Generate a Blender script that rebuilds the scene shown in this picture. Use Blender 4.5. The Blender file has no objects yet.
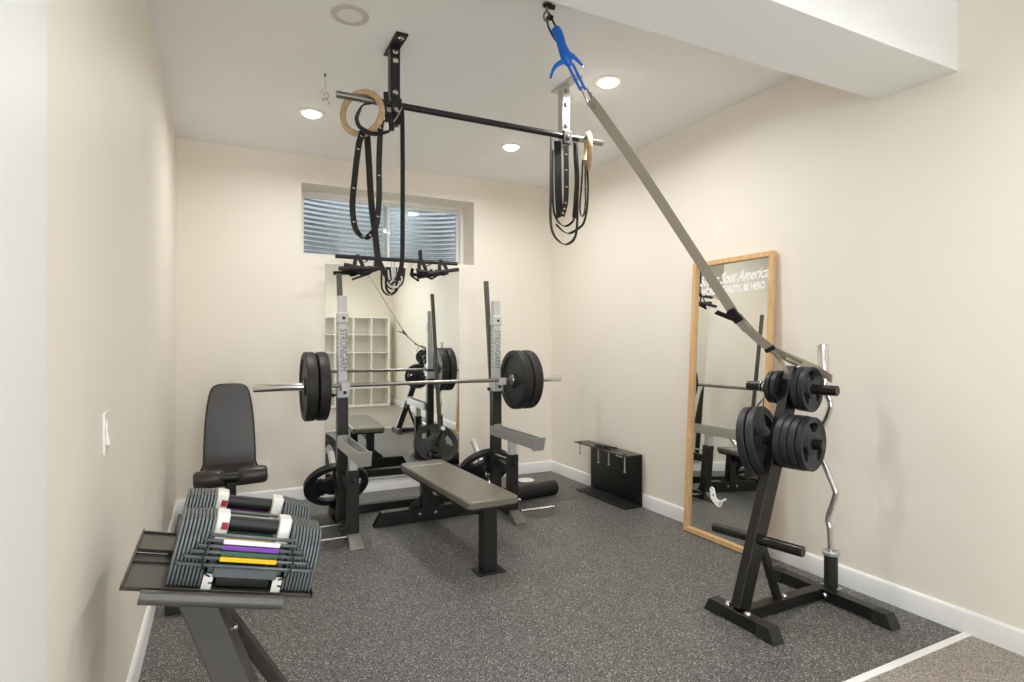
import bpy, bmesh, math, random
from mathutils import Vector as V, Matrix as Mx
random.seed(4)
C = bpy.context.scene.collection
PI = math.pi

# ------------------------------------------------------------------ camera maths (measured from the photograph)
F = 581.0; YAW = math.atan(292/581); EYE = 1.26
SA, CA = math.sin(YAW), math.cos(YAW)
def ray(x, y):
    u = (x-512)/F; v = (341-y)/F
    return V((SA+u*CA, CA-u*SA, v))
def onY(x, y, Y):
    d = ray(x, y); t = Y/d.y; return V((d.x*t, Y, EYE+d.z*t))
def onX(x, y, X):
    d = ray(x, y); t = X/d.x; return V((X, d.y*t, EYE+d.z*t))
def onVert(x, y, A, B):                       # point on the upright plane through A and B
    n = (B-A).cross(V((0, 0, 1))); d = ray(x, y); o = V((0, 0, EYE))
    t = (A-o).dot(n)/d.dot(n); return o+d*t

# ------------------------------------------------------------------ materials
MATS = {}
def nodes(name):
    m = bpy.data.materials.new(name); m.use_nodes = True
    nt = m.node_tree; b = nt.nodes['Principled BSDF']
    MATS[name] = m
    return m, nt, b
def srgb(r, g, b):
    f = lambda c: (c/255/12.92) if c/255 <= .04045 else ((c/255+.055)/1.055)**2.4
    return (f(r), f(g), f(b), 1)
def mat(name, col, rough=.5, metal=0., vary=.08, scale=30, bump=0., coat=0., spec=.5):
    m, nt, b = nodes(name)
    tc = nt.nodes.new('ShaderNodeTexCoord'); n = nt.nodes.new('ShaderNodeTexNoise')
    n.inputs['Scale'].default_value = scale; n.inputs['Detail'].default_value = 4
    nt.links.new(tc.outputs['Object'], n.inputs['Vector'])
    mx = nt.nodes.new('ShaderNodeMix'); mx.data_type = 'RGBA'
    mx.inputs[6].default_value = tuple(c*(1-vary) for c in col[:3])+(1,)
    mx.inputs[7].default_value = tuple(min(1, c*(1+vary)) for c in col[:3])+(1,)
    nt.links.new(n.outputs['Fac'], mx.inputs[0]); nt.links.new(mx.outputs[2], b.inputs['Base Color'])
    b.inputs['Roughness'].default_value = rough; b.inputs['Metallic'].default_value = metal
    b.inputs['Coat Weight'].default_value = coat; b.inputs['Specular IOR Level'].default_value = spec
    if bump:
        bp = nt.nodes.new('ShaderNodeBump'); bp.inputs['Strength'].default_value = bump; bp.inputs['Distance'].default_value = .002
        nt.links.new(n.outputs['Fac'], bp.inputs['Height']); nt.links.new(bp.outputs[0], b.inputs['Normal'])
    return m
M_WALL = mat('wall_paint', srgb(240, 233, 221), .55, vary=.012, scale=3, bump=.04)
M_WALLR = M_WALL
M_CEIL = mat('ceiling_paint', srgb(247, 248, 249), .8, vary=.01, scale=3)
M_WHITE = mat('white_gloss_paint', srgb(238, 238, 236), .4, vary=.01)
M_PANEL = mat('white_satin_panel', srgb(232, 234, 233), .5, vary=.006, scale=2)
M_SHELF = mat('white_laminate', srgb(240, 238, 232), .45, vary=.01)
M_TRIM = mat('grey_trim', srgb(206, 202, 195), .6, vary=.01)
M_PLAST = mat('white_plastic', srgb(240, 238, 232), .35, vary=.02)
M_BLACK = mat('black_powder_coat', srgb(29, 28, 27), .38, vary=.15, scale=60)
M_BLACK2 = mat('black_satin_steel', srgb(22, 21, 20), .3, vary=.15, scale=60)
M_GREYP = mat('grey_powder_coat', srgb(92, 90, 86), .4, .3, vary=.1, scale=50)
M_SILV = mat('silver_steel', srgb(190, 190, 188), .34, .55, vary=.05, scale=40)
M_SILVT = mat('silver_painted_tube', srgb(208, 208, 206), .4, .25, vary=.03, scale=40)
M_CHR = mat('polished_chrome', srgb(222, 222, 222), .16, 1., vary=.03)
M_STEEL = mat('brushed_shaft_steel', srgb(150, 146, 140), .3, .9, vary=.08, scale=120)
M_RUB = mat('black_rubber', srgb(33, 32, 32), .5, vary=.12, scale=25)
M_IRON = mat('dark_iron', srgb(42, 43, 47), .48, .15, vary=.15, scale=60, bump=.1)
M_VINYL = mat('black_vinyl_painted_sheen', srgb(114, 109, 98), .32, vary=.08, scale=90, bump=.06, spec=.75)  # base colour lifted to grey to stand in for sheen on black vinyl
M_VINYLB = mat('brown_black_vinyl', srgb(56, 48, 43), .32, vary=.06, scale=60, bump=.05)
M_WEB = mat('black_webbing', srgb(26, 25, 24), .75, vary=.2, scale=200)
M_WEBG = mat('grey_webbing', srgb(160, 150, 134), .75, vary=.12, scale=160, bump=.1)
M_WEBW = mat('pale_stitching', srgb(205, 200, 190), .7, vary=.05)
M_BLUE = mat('blue_plastic', srgb(10, 108, 214), .35, vary=.06)
M_DARKP = mat('dark_print', srgb(116, 118, 122), .6, vary=.05)
M_WPRINT = mat('white_vinyl_lettering', srgb(245, 245, 242), .6, vary=.01)
M_RED = mat('red_label', srgb(170, 52, 55), .5, vary=.05)
M_YEL = mat('yellow_sleeve', srgb(238, 200, 20), .45, vary=.04)
M_PUR = mat('purple_sleeve', srgb(122, 62, 170), .45, vary=.04)
M_GRN = mat('green_sleeve', srgb(58, 98, 74), .45, vary=.05)
M_SLAB = mat('grey_enamel_iron', srgb(96, 101, 104), .38, .35, vary=.08, scale=60)
M_TRAY = mat('tray_steel', srgb(72, 68, 62), .33, .4, vary=.1, scale=50)
M_FOOT = mat('grey_steel_foot', srgb(120, 118, 112), .4, .5, vary=.1)  # mid-grey steel, lighter than the black frame
M_BLUEDOT = mat('blue_scale_mark', srgb(70, 110, 150), .6)
M_COPPER = mat('brass_wire', srgb(190, 170, 130), .4, .6)

def wood(name, base, dark, sc):
    m, nt, b = nodes(name)
    tc = nt.nodes.new('ShaderNodeTexCoord'); mp = nt.nodes.new('ShaderNodeMapping')
    mp.inputs['Scale'].default_value = sc
    n = nt.nodes.new('ShaderNodeTexNoise'); n.inputs['Scale'].default_value = 6; n.inputs['Detail'].default_value = 6
    nt.links.new(tc.outputs['Object'], mp.inputs['Vector']); nt.links.new(mp.outputs[0], n.inputs['Vector'])
    r = nt.nodes.new('ShaderNodeValToRGB'); r.color_ramp.elements[0].position = .35; r.color_ramp.elements[1].position = .65
    r.color_ramp.elements[0].color = dark; r.color_ramp.elements[1].color = base
    nt.links.new(n.outputs['Fac'], r.inputs[0]); nt.links.new(r.outputs[0], b.inputs['Base Color'])
    b.inputs['Roughness'].default_value = .45
    return m
M_OAK = wood('oak_frame', srgb(228, 188, 138), srgb(212, 168, 116), (14, 14, 2))
M_RING = wood('birch_ring', srgb(205, 178, 138), srgb(188, 158, 118), (6, 6, 6))

def speckle(name, base, flecks, scale, thr, rough, bump):
    m, nt, b = nodes(name)
    tc = nt.nodes.new('ShaderNodeTexCoord')
    cur = None
    nz = nt.nodes.new('ShaderNodeTexNoise'); nz.inputs['Scale'].default_value = 2.2; nz.inputs['Detail'].default_value = 3
    nt.links.new(tc.outputs['Object'], nz.inputs['Vector'])
    mx0 = nt.nodes.new('ShaderNodeMix'); mx0.data_type = 'RGBA'
    mx0.inputs[6].default_value = tuple(c*.85 for c in base[:3])+(1,); mx0.inputs[7].default_value = tuple(c*1.15 for c in base[:3])+(1,)
    nt.links.new(nz.outputs['Fac'], mx0.inputs[0]); cur = mx0.outputs[2]
    for i, (col, s, t) in enumerate(zip(flecks, scale, thr)):
        vo = nt.nodes.new('ShaderNodeTexVoronoi'); vo.inputs['Scale'].default_value = s; vo.inputs['Randomness'].default_value = 1
        mp = nt.nodes.new('ShaderNodeMapping'); mp.inputs['Location'].default_value = (i*3.7, i*1.3, 0)
        nt.links.new(tc.outputs['Object'], mp.inputs[0]); nt.links.new(mp.outputs[0], vo.inputs['Vector'])
        sp = nt.nodes.new('ShaderNodeSeparateColor'); nt.links.new(vo.outputs['Color'], sp.inputs[0])
        g = nt.nodes.new('ShaderNodeMath'); g.operation = 'GREATER_THAN'; g.inputs[1].default_value = t
        nt.links.new(sp.outputs[0], g.inputs[0])
        mx = nt.nodes.new('ShaderNodeMix'); mx.data_type = 'RGBA'; mx.inputs[7].default_value = col
        nt.links.new(g.outputs[0], mx.inputs[0]); nt.links.new(cur, mx.inputs[6]); cur = mx.outputs[2]
    nt.links.new(cur, b.inputs['Base Color']); b.inputs['Roughness'].default_value = rough
    n2 = nt.nodes.new('ShaderNodeTexNoise'); n2.inputs['Scale'].default_value = 160
    nt.links.new(tc.outputs['Object'], n2.inputs['Vector'])
    bp = nt.nodes.new('ShaderNodeBump'); bp.inputs['Strength'].default_value = bump; bp.inputs['Distance'].default_value = .003
    nt.links.new(n2.outputs['Fac'], bp.inputs['Height']); nt.links.new(bp.outputs[0], b.inputs['Normal'])
    return m
M_FLOOR = speckle('speckled_rubber', srgb(66, 66, 64), [srgb(184, 181, 174), srgb(142, 141, 137), srgb(98, 97, 94)], [230, 290, 150], [.9, .82, .70], .5, .2)
M_CARPET = speckle('grey_carpet', srgb(150, 141, 132), [srgb(112, 104, 97), srgb(176, 168, 158)], [260, 240], [.7, .7], .95, .7)

def simple(name, col, rough, metal):
    m, nt, b = nodes(name); b.inputs['Base Color'].default_value = col
    b.inputs['Roughness'].default_value = rough; b.inputs['Metallic'].default_value = metal
    return m
M_MIRROR = simple('mirror_silvering', (.86, .88, .85, 1), .012, 1.)
def emit(name, col, s):
    m, nt, b = nodes(name); b.inputs['Base Color'].default_value = (1, 1, 1, 1)
    b.inputs['Emission Color'].default_value = col; b.inputs['Emission Strength'].default_value = s
    return m
M_LAMP = emit('lamp_diffuser_lit', (1, .93, .82, 1), 9.)
def glass():
    m, nt, b = nodes('window_glass'); nt.nodes.remove(b)
    t = nt.nodes.new('ShaderNodeBsdfTransparent'); t.inputs[0].default_value = (.93, .96, .97, 1)
    g = nt.nodes.new('ShaderNodeBsdfGlossy'); g.inputs['Roughness'].default_value = .02
    f = nt.nodes.new('ShaderNodeFresnel'); f.inputs[0].default_value = 1.5
    x = nt.nodes.new('ShaderNodeMixShader'); nt.links.new(f.outputs[0], x.inputs[0]); nt.links.new(t.outputs[0], x.inputs[1]); nt.links.new(g.outputs[0], x.inputs[2])
    nt.links.new(x.outputs[0], nt.nodes['Material Output'].inputs[0])
    return m
M_GLASS = glass()
M_GALV = mat('galvanised_sheet', srgb(192, 194, 196), .27, .8, vary=.12, scale=9)

# ------------------------------------------------------------------ mesh helpers
def nb(): return bmesh.new()
def box(bm, a, b, M=None):
    x0, x1 = sorted((a[0], b[0])); y0, y1 = sorted((a[1], b[1])); z0, z1 = sorted((a[2], b[2]))
    co = [(x0,y0,z0),(x1,y0,z0),(x1,y1,z0),(x0,y1,z0),(x0,y0,z1),(x1,y0,z1),(x1,y1,z1),(x0,y1,z1)]
    v = [bm.verts.new(M @ V(c) if M else c) for c in co]
    for f in ((3,2,1,0),(4,5,6,7),(0,1,5,4),(1,2,6,5),(2,3,7,6),(3,0,4,7)): bm.faces.new([v[i] for i in f])
def hexa(bm, co):
    v = [bm.verts.new(c) for c in co]
    for f in ((3,2,1,0),(4,5,6,7),(0,1,5,4),(1,2,6,5),(2,3,7,6),(3,0,4,7)): bm.faces.new([v[i] for i in f])
def prism(bm, poly, d, M=None):                # poly in XY, extruded z 0..d
    M = M or Mx.Identity(4)
    a = [bm.verts.new(M @ V((p[0], p[1], 0))) for p in poly]; b = [bm.verts.new(M @ V((p[0], p[1], d))) for p in poly]
    n = len(poly); bm.faces.new(a[::-1]); bm.faces.new(b)
    for i in range(n): bm.faces.new((a[i], a[(i+1) % n], b[(i+1) % n], b[i]))
def frames(pts, closed=False):
    n = len(pts); T = []
    for i in range(n):
        if closed: t = pts[(i+1) % n]-pts[i-1]
        else: t = pts[min(i+1, n-1)]-pts[max(i-1, 0)]
        T.append(t.normalized())
    u = T[0].orthogonal().normalized(); out = []
    for i in range(n):
        u = (u-T[i]*u.dot(T[i]))
        u = u.normalized() if u.length > 1e-6 else T[i].orthogonal().normalized()
        out.append((T[i], u, T[i].cross(u)))
    return out
def tube(bm, pts, r, n=12, closed=False):
    pts = [V(p) for p in pts]; fr = frames(pts, closed); R = []
    for i, (p, (t, u, w)) in enumerate(zip(pts, fr)):
        rr = r[i] if isinstance(r, (list, tuple)) else r
        R.append([bm.verts.new(p+u*math.cos(2*PI*k/n)*rr+w*math.sin(2*PI*k/n)*rr) for k in range(n)])
    m = len(R)
    for i in range(m if closed else m-1):
        a, b = R[i], R[(i+1) % m]
        for k in range(n): bm.faces.new((a[k], a[(k+1) % n], b[(k+1) % n], b[k]))
    if not closed: bm.faces.new(R[0][::-1]); bm.faces.new(R[-1])
def ribbon(bm, pts, w, t, side, closed=False):
    pts = [V(p) for p in pts]; fr = frames(pts, closed); R = []
    for i, p in enumerate(pts):
        s = V(side[i]) if isinstance(side, list) else V(side)
        T = fr[i][0]; s = (s-T*s.dot(T)).normalized(); n = T.cross(s)
        R.append([bm.verts.new(p+s*a*w/2+n*b*t/2) for a, b in ((-1,-1),(1,-1),(1,1),(-1,1))])
    m = len(R)
    for i in range(m if closed else m-1):
        a, b = R[i], R[(i+1) % m]
        for k in range(4): bm.faces.new((a[k], a[(k+1) % 4], b[(k+1) % 4], b[k]))
    if not closed: bm.faces.new(R[0][::-1]); bm.faces.new(R[-1])
def beam(bm, p0, p1, w, h, up=(0, 0, 1)):      # rectangular tube between two points, w across, h along up
    p0, p1 = V(p0), V(p1); t = (p1-p0).normalized(); s = t.cross(V(up)).normalized(); n = s.cross(t)
    co = []
    for p in (p0, p1):
        for a, b in ((-1,-1),(1,-1),(1,1),(-1,1)): co.append(p+s*a*w/2+n*b*h/2)
    hexa(bm, co)
def basis(o, z, x=None):
    z = V(z).normalized(); x = V(x) if x else z.orthogonal(); x = (x-z*x.dot(z)).normalized(); y = z.cross(x)
    M = Mx((x, y, z)).transposed().to_4x4(); M.translation = V(o); return M
def lathe(bm, prof, o, z, n=40):               # prof: (r, h) along z; closed caps where r is 0
    M = basis(o, z); rings = []
    for r, h in prof:
        if r < 1e-6: rings.append([bm.verts.new(M @ V((0, 0, h)))])
        else: rings.append([bm.verts.new(M @ V((r*math.cos(2*PI*k/n), r*math.sin(2*PI*k/n), h))) for k in range(n)])
    for a, b in zip(rings, rings[1:]):
        for k in range(n):
            k2 = (k+1) % n
            if len(a) == 1 and len(b) == 1: break
            if len(a) == 1: bm.faces.new((a[0], b[k2], b[k]))
            elif len(b) == 1: bm.faces.new((a[k], a[k2], b[0]))
            else: bm.faces.new((a[k], a[k2], b[k2], b[k]))
def cyl(bm, p0, p1, r, n=24, e=.0015):
    p0, p1 = V(p0), V(p1); L = (p1-p0).length; e = min(e, r*.3, L*.3)
    lathe(bm, [(0, 0), (r-e, 0), (r, e), (r, L-e), (r-e, L), (0, L)], p0, p1-p0, n)
def catmull(P, k=8, closed=False):
    P = [V(p) for p in P]; n = len(P); out = []
    for i in range(n if closed else n-1):
        g = (lambda j: P[j % n]) if closed else (lambda j: P[max(0, min(n-1, j))])
        a, b, c, d = g(i-1), g(i), g(i+1), g(i+2)
        for s in range(k):
            t = s/k
            out.append(.5*((2*b)+(c-a)*t+(2*a-5*b+4*c-d)*t*t+(3*b-3*c+d-a)*t**3))
    if not closed: out.append(P[-1])
    return out
def rrect(w, h, r, n=6):
    out = []
    for cx, cy, a0 in ((w/2-r, h/2-r, 0), (-w/2+r, h/2-r, 90), (-w/2+r, -h/2+r, 180), (w/2-r, -h/2+r, 270)):
        for k in range(n+1):
            a = math.radians(a0+90*k/n); out.append((cx+r*math.cos(a), cy+r*math.sin(a)))
    return out

# ------------------------------------------------------------------ objects
def thing(name, label, cat, loc=(0, 0, 0), group=None):
    o = bpy.data.objects.new(name, None); C.objects.link(o); o.location = loc; o.empty_display_size = .05
    o['label'] = label; o['category'] = cat
    if group: o['group'] = group
    return o
def rootloc(p):
    while p.parent: p = p.parent
    return V(p.location)
def make(name, bm, m, parent=None, bevel=0., ang=38, sub=0, label=None):
    """bm is in world coordinates; links ONE mesh object whose origin sits at its base (or at its thing)."""
    bmesh.ops.recalc_face_normals(bm, faces=bm.faces)
    if parent: o0 = rootloc(parent)
    else:
        lo = V([min(v.co[i] for v in bm.verts) for i in range(3)]); hi = V([max(v.co[i] for v in bm.verts) for i in range(3)])
        o0 = V(((lo.x+hi.x)/2, (lo.y+hi.y)/2, lo.z))
    for v in bm.verts: v.co -= o0
    me = bpy.data.meshes.new(name); bm.to_mesh(me); bm.free()
    me.materials.append(m)
    for p in me.polygons: p.use_smooth = True
    me.set_sharp_from_angle(angle=math.radians(ang))
    o = bpy.data.objects.new(name, me); C.objects.link(o)
    if parent: o.parent = parent
    else: o.location = o0
    if bevel:
        b = o.modifiers.new('bevel', 'BEVEL'); b.width = bevel; b.segments = 2; b.limit_method = 'ANGLE'; b.angle_limit = math.radians(40)
        b.harden_normals = True
    if label: o['label'] = label
    return o
def tag(o, label, cat, group=None):
    o['label'] = label; o['category'] = cat
    if group: o['group'] = group
    return o
def struct(o): o['kind'] = 'structure'; return o
def dup(root, delta, label=None):
    """copy of a thing with copies of its parts and sub-parts, moved by delta"""
    r = root.copy(); C.objects.link(r); r.location = V(root.location)+V(delta)
    if label: r['label'] = label
    for ch in list(root.children):
        c = ch.copy(); C.objects.link(c); c.parent = r
        for g in list(ch.children):
            d = g.copy(); C.objects.link(d); d.parent = c
    return r
def text(name, s, size, M, m, parent, depth=.0006, shear=0., space=1., align='CENTER', sx=1., bold=0.):
    cu = bpy.data.curves.new(name, 'FONT'); cu.body = s; cu.size = size; cu.shear = shear; cu.space_character = space
    cu.align_x = align; cu.align_y = 'CENTER'; cu.extrude = depth; cu.resolution_u = 3; cu.offset = bold
    t = bpy.data.objects.new(name, cu); C.objects.link(t)
    bpy.context.view_layer.update()
    me = bpy.data.meshes.new_from_object(t.evaluated_get(bpy.context.evaluated_depsgraph_get()))
    bpy.data.objects.remove(t)
    b = nb(); b.from_mesh(me); bpy.data.meshes.remove(me)
    for v in b.verts: v.co = M @ V((v.co.x*sx, v.co.y, v.co.z))
    return make(name, b, m, parent)

# ================================================================== THE SETTING
XL, XR, YB, YF, HC = -.285, 2.88, 4.88, -1.9, 2.74
bm = nb(); box(bm, (XL-.1, 1.365, -.06), (XR+.1, YB+.1, 0)); struct(make('floor', bm, M_FLOOR))
bm = nb(); box(bm, (XL-.1, YF-.1, -.06), (XR+.1, 1.335, .002)); struct(make('floor_carpet', bm, M_CARPET))
bm = nb(); box(bm, (XL, 1.335, -.03), (XR, 1.365, .006)); struct(make('trim_2', bm, M_WHITE, bevel=.002))
bm = nb(); box(bm, (XL-.1, YF-.1, HC), (XR+.1, YB+.05, HC+.08)); struct(make('ceiling', bm, M_CEIL))
bm = nb(); box(bm, (XL-.12, YF-.12, -.06), (XL, YB+.12, HC+.1)); struct(make('wall_left', bm, M_WALL))
bm = nb(); box(bm, (XR, YF-.12, -.06), (XR+.12, YB+.12, HC+.1)); struct(make('wall_right', bm, M_WALLR))
def holed_wall(name, xs, zs, y0, y1, m):
    bm = nb(); g = {}
    for k, y in enumerate((y0, y1)):
        for i, x in enumerate(xs):
            for j, z in enumerate(zs): g[k, i, j] = bm.verts.new((x, y, z))
    for k in (0, 1):
        for i in range(3):
            for j in range(3):
                if (i, j) != (1, 1): bm.faces.new((g[k,i,j], g[k,i+1,j], g[k,i+1,j+1], g[k,i,j+1]))
    for i in range(3):
        for j in (0, 3): bm.faces.new((g[0,i,j], g[0,i+1,j], g[1,i+1,j], g[1,i,j]))
        for j2 in (0, 3): bm.faces.new((g[0,j2,i], g[0,j2,i+1], g[1,j2,i+1], g[1,j2,i]))
    for a, b in (((1,1),(2,1)), ((2,1),(2,2)), ((2,2),(1,2)), ((1,2),(1,1))):
        bm.faces.new((g[(0,)+a], g[(0,)+b], g[(1,)+b], g[(1,)+a]))
    return struct(make(name, bm, m))
WX0, WX1, WZ0, WZ1 = .578, 2.065, 1.95, 2.522
holed_wall('wall_back', [XL-.1, WX0, WX1, XR+.1], [-.06, WZ0, WZ1, HC+.09], YB, YB+.34, M_WALL)
holed_wall('wall_front', [XL-.1, -.05, .95, XR+.1], [-.06, .06, 2.08, HC+.09], YF-.14, YF, M_WALL)
bm = nb(); box(bm, (XL-.01, YF, 0), (XL+.02, 1.25, HC)); struct(make('trim_1', bm, M_PANEL))
# dropped beam
bm = nb(); box(bm, (XL-.02, 1.395, 2.44), (XR+.02, 1.742, HC+.02)); struct(make('ceiling_beam', bm, M_CEIL))
# baseboards with eased top
def baseboard(name, poly_along, M, L):
    bm = nb(); prism(bm, [(0, 0), (.015, 0), (.015, .085), (.011, .096), (.006, .1), (0, .1)], L, M); return struct(make(name, bm, M_WHITE))
def BM(o, x, y, z):
    M = Mx((V(x), V(y), V(z))).transposed().to_4x4(); M.translation = V(o); return M
baseboard('baseboard_left', None, BM((XL, 1.252, 0), (1,0,0), (0,0,1), (0,1,0)), YB-1.252)
baseboard('baseboard_back', None, BM((XL, YB, 0), (0,-1,0), (0,0,1), (1,0,0)), XR-XL)
baseboard('baseboard_right', None, BM((XR, YF, 0), (-1,0,0), (0,0,1), (0,1,0)), YB-YF)
# window
win = bpy.data.objects.new('window_1', None); C.objects.link(win); win.location = ((WX0+WX1)/2, YB+.3, WZ0); struct(win)
FY0, FY1 = YB+.26, YB+.34
def ring_frame(bm, x0, x1, z0, z1, w, y0, y1):
    o = [(x0,z0),(x1,z0),(x1,z1),(x0,z1)]; i = [(x0+w,z0+w),(x1-w,z0+w),(x1-w,z1-w),(x0+w,z1-w)]
    g = [[bm.verts.new((p[0], y, p[1])) for p in s] for y in (y0, y1) for s in (o, i)]
    for k in range(4):
        k2 = (k+1) % 4
        bm.faces.new((g[0][k], g[0][k2], g[1][k2], g[1][k])); bm.faces.new((g[2][k], g[2][k2], g[3][k2], g[3][k]))
        bm.faces.new((g[0][k], g[0][k2], g[2][k2], g[2][k])); bm.faces.new((g[1][k], g[1][k2], g[3][k2], g[3][k]))
bm = nb(); ring_frame(bm, WX0, WX1, WZ0, WZ1, .030, FY0, FY1); struct(make('window_frame', bm, M_WHITE, win, bevel=.004))
bm = nb(); ring_frame(bm, WX0+.030, 1.36, WZ0+.030, WZ1-.030, .022, FY0+.012, FY0+.045); struct(make('window_sash', bm, M_WHITE, win, bevel=.003))
bm = nb(); ring_frame(bm, 1.31, WX1-.030, WZ0+.030, WZ1-.030, .022, FY0+.05, FY1-.005); struct(make('window_sash', bm, M_WHITE, win, bevel=.003))
bm = nb(); box(bm, (WX0+.05, FY0+.026, WZ0+.05), (1.34, FY0+.030, WZ1-.05)); struct(make('window_pane', bm, M_GLASS, win))
bm = nb(); box(bm, (1.33, FY0+.062, WZ0+.05), (WX1-.05, FY0+.066, WZ1-.05)); struct(make('window_pane', bm, M_GLASS, win))
# corrugated light well outside the window
bm = nb(); rows = []
for j in range(121):
    z = 1.55+j*.0105; row = []
    for i in range(37):
        a = PI*i/36; cx = 1.32
        r = 1+0.0055*math.sin(2*PI*z/.045)
        row.append(bm.verts.new((cx-(.92*r)*math.cos(a), YB+.35+(.62*r)*math.sin(a)**.8, z)))
    rows.append(row)
for a, b in zip(rows, rows[1:]):
    for i in range(36): bm.faces.new((a[i], a[i+1], b[i+1], b[i]))
o = struct(make('window_well', bm, M_GALV, ang=80)); so = o.modifiers.new('s', 'SOLIDIFY'); so.thickness = .003
# wide glazed door behind the camera (daylight)
dr = bpy.data.objects.new('door_1', None); C.objects.link(dr); dr.location = (.45, YF-.07, .06); struct(dr)
bm = nb(); ring_frame(bm, -.05, .95, .06, 2.08, .06, YF-.12, YF+.01); struct(make('door_frame', bm, M_WHITE, dr, bevel=.004))

# ================================================================== CEILING LIGHTS
LIT = [(.531, 3.954), (1.98, 2.716), (1.98, 3.954), (.53, .45), (1.98, .45), (.53, -.6), (1.98, -.6)]  # entries behind the beam are unseen cans, added for their light
def can(x, y, lit, label, grp):
    t = thing('recessed_ceiling_light', label, 'ceiling light', (x, y, HC-.004), grp)
    bm = nb(); lathe(bm, [(.058, 0), (.076, 0), (.084, .002), (.085, .006), (.058, .006), (.058, 0)], (x, y, HC-.0065), (0, 0, 1), 48); make('trim_ring', bm, M_TRIM if not lit else M_PLAST, t)
    bm = nb(); dz = .022 if lit else 0; lathe(bm, [(0, -dz), (.03, -dz*.88), (.048, -dz*.5), (.058, .003), (.058, .005), (0, .005)], (x, y, HC-.006), (0, 0, 1), 40); make('diffuser', bm, M_LAMP if lit else M_PLAST, t)  # lit diffuser bulges so its shape imitates bloom around the lamp
    if lit:
        ld = bpy.data.lights.new('can_light', 'AREA'); ld.shape = 'DISK'; ld.size = .11; ld.energy = LW*((.86 if x < 1 else .97) if y > 2 else .75); ld.color = (1, .99, .985); ld.spread = math.radians(165)
        lo = bpy.data.objects.new('can_light', ld); C.objects.link(lo); lo.location = (x, y, HC-.034)
LW = 9.2
can(*LIT[0], True, 'lit round ceiling light left of the wooden ring and dangling wire', 'recessed lights')
can(*LIT[1], True, 'lit round ceiling light beside the blue clamp and silver bar hanger', 'recessed lights')
can(*LIT[2], True, 'lit round ceiling light beyond the pull-up bar, nearest the back right corner', 'recessed lights')
for x, y in LIT[3:5]: can(x, y, True, 'unseen round ceiling light added behind the dropped beam, %s row' % ('shelf side' if x > 1 else 'white panel side'), 'recessed lights')
for x, y in LIT[5:]: can(x, y, True, 'unseen round ceiling light added in front of the rear wall, %s' % ('above the cube shelf' if x > 1 else 'by the glazed door'), 'recessed lights')
can(.527, 2.687, False, 'unlit round ceiling light with dull trim ring, before the black bar hanger', 'recessed lights')
bm = nb(); lathe(bm, [(0, 0), (.05, 0), (.06, .004), (.06, .008), (0, .008)], (1.9, 4.36, HC-.007), (0, 0, 1), 32)
tag(make('ceiling_cover', bm, M_CEIL), 'small flat white round cover on the ceiling near the back wall', 'ceiling cover')
# little wire hanging from a ceiling hook
t = thing('ceiling_hook', 'thin hook with a dangling wire twist on the ceiling left of the wooden ring', 'hook', (.52, 3.34, HC-.17))
bm = nb(); cyl(bm, (.52, 3.34, HC-.018), (.52, 3.34, HC+.002), .006, 10); make('hook_base', bm, M_STEEL, t)
bm = nb(); tube(bm, [(.52, 3.34, HC-.01), (.521, 3.34, HC-.09)], .0012, 6); make('wire', bm, M_STEEL, t)
bm = nb(); tube(bm, catmull([(.503, 3.34, HC-.085), (.512, 3.345, HC-.115), (.532, 3.34, HC-.1), (.536, 3.335, HC-.13), (.508, 3.34, HC-.15), (.522, 3.34, HC-.13), (.548, 3.34, HC-.17)], 6), .0022, 6); make('wire_twist', bm, M_COPPER, t)

# ================================================================== SWITCH, OUTLET
def plate(name, label, cat, M, kind):
    o = M.translation
    t = thing(name, label, cat, o)
    bm = nb(); prism(bm, rrect(.072, .116, .006), .006, M); make('cover_plate', bm, M_PLAST, t, bevel=.002)
    if kind == 'switch':
        bm = nb(); R = M @ Mx.Translation((0, 0, .006)); prism(bm, rrect(.034, .066, .002), .003, R); make('switch_surround', bm, M_PLAST, t)
        bm = nb(); R = M @ Mx.Translation((0, -.018, .007)) @ Mx.Rotation(math.radians(-9), 4, 'X'); prism(bm, rrect(.03, .03, .002), .006, R); make('rocker', bm, M_PLAST, t)
    else:
        for s in (-1, 1):
            bm = nb(); R = M @ Mx.Translation((0, s*.0195, .006)); prism(bm, rrect(.034, .028, .01), .002, R); soc = make('socket', bm, M_PLAST, t)
            for q in (-1, 1):
                bm = nb(); R = M @ Mx.Translation((q*.006, s*.0195+.003, .0078)); prism(bm, rrect(.002, .008, .0005, 2), .0006, R); make('slot', bm, M_BLACK, soc)
plate('light_switch', 'white rocker light switch on the left wall', 'light switch', BM((XL, 1.943, 1.005), (0, 1, 0), (0, 0, 1), (1, 0, 0)), 'switch')
plate('wall_outlet', 'white power outlet on the back wall beside the upright bench', 'outlet', BM((.311, YB, .276), (1, 0, 0), (0, 0, 1), (0, -1, 0)), 'outlet')

# ================================================================== BACK WALL MIRROR
t = thing('wall_mirror', 'tall frameless mirror on the back wall behind the squat rack', 'mirror', (1.336, YB-.004, .112))
bm = nb(); hexa(bm, [(.761, YB-.006, .112), (1.911, YB-.026, .112), (1.911, YB-.001, .112), (.761, YB-.001, .112), (.761, YB-.006, 1.887), (1.911, YB-.026, 1.887), (1.911, YB-.001, 1.887), (.761, YB-.001, 1.887)]); make('mirror_glass', bm, M_MIRROR, t)
bm = nb(); box(bm, (.756, YB-.028, .104), (1.916, YB-.0005, .1125)); make('bottom_channel', bm, M_SILV, t)

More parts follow.
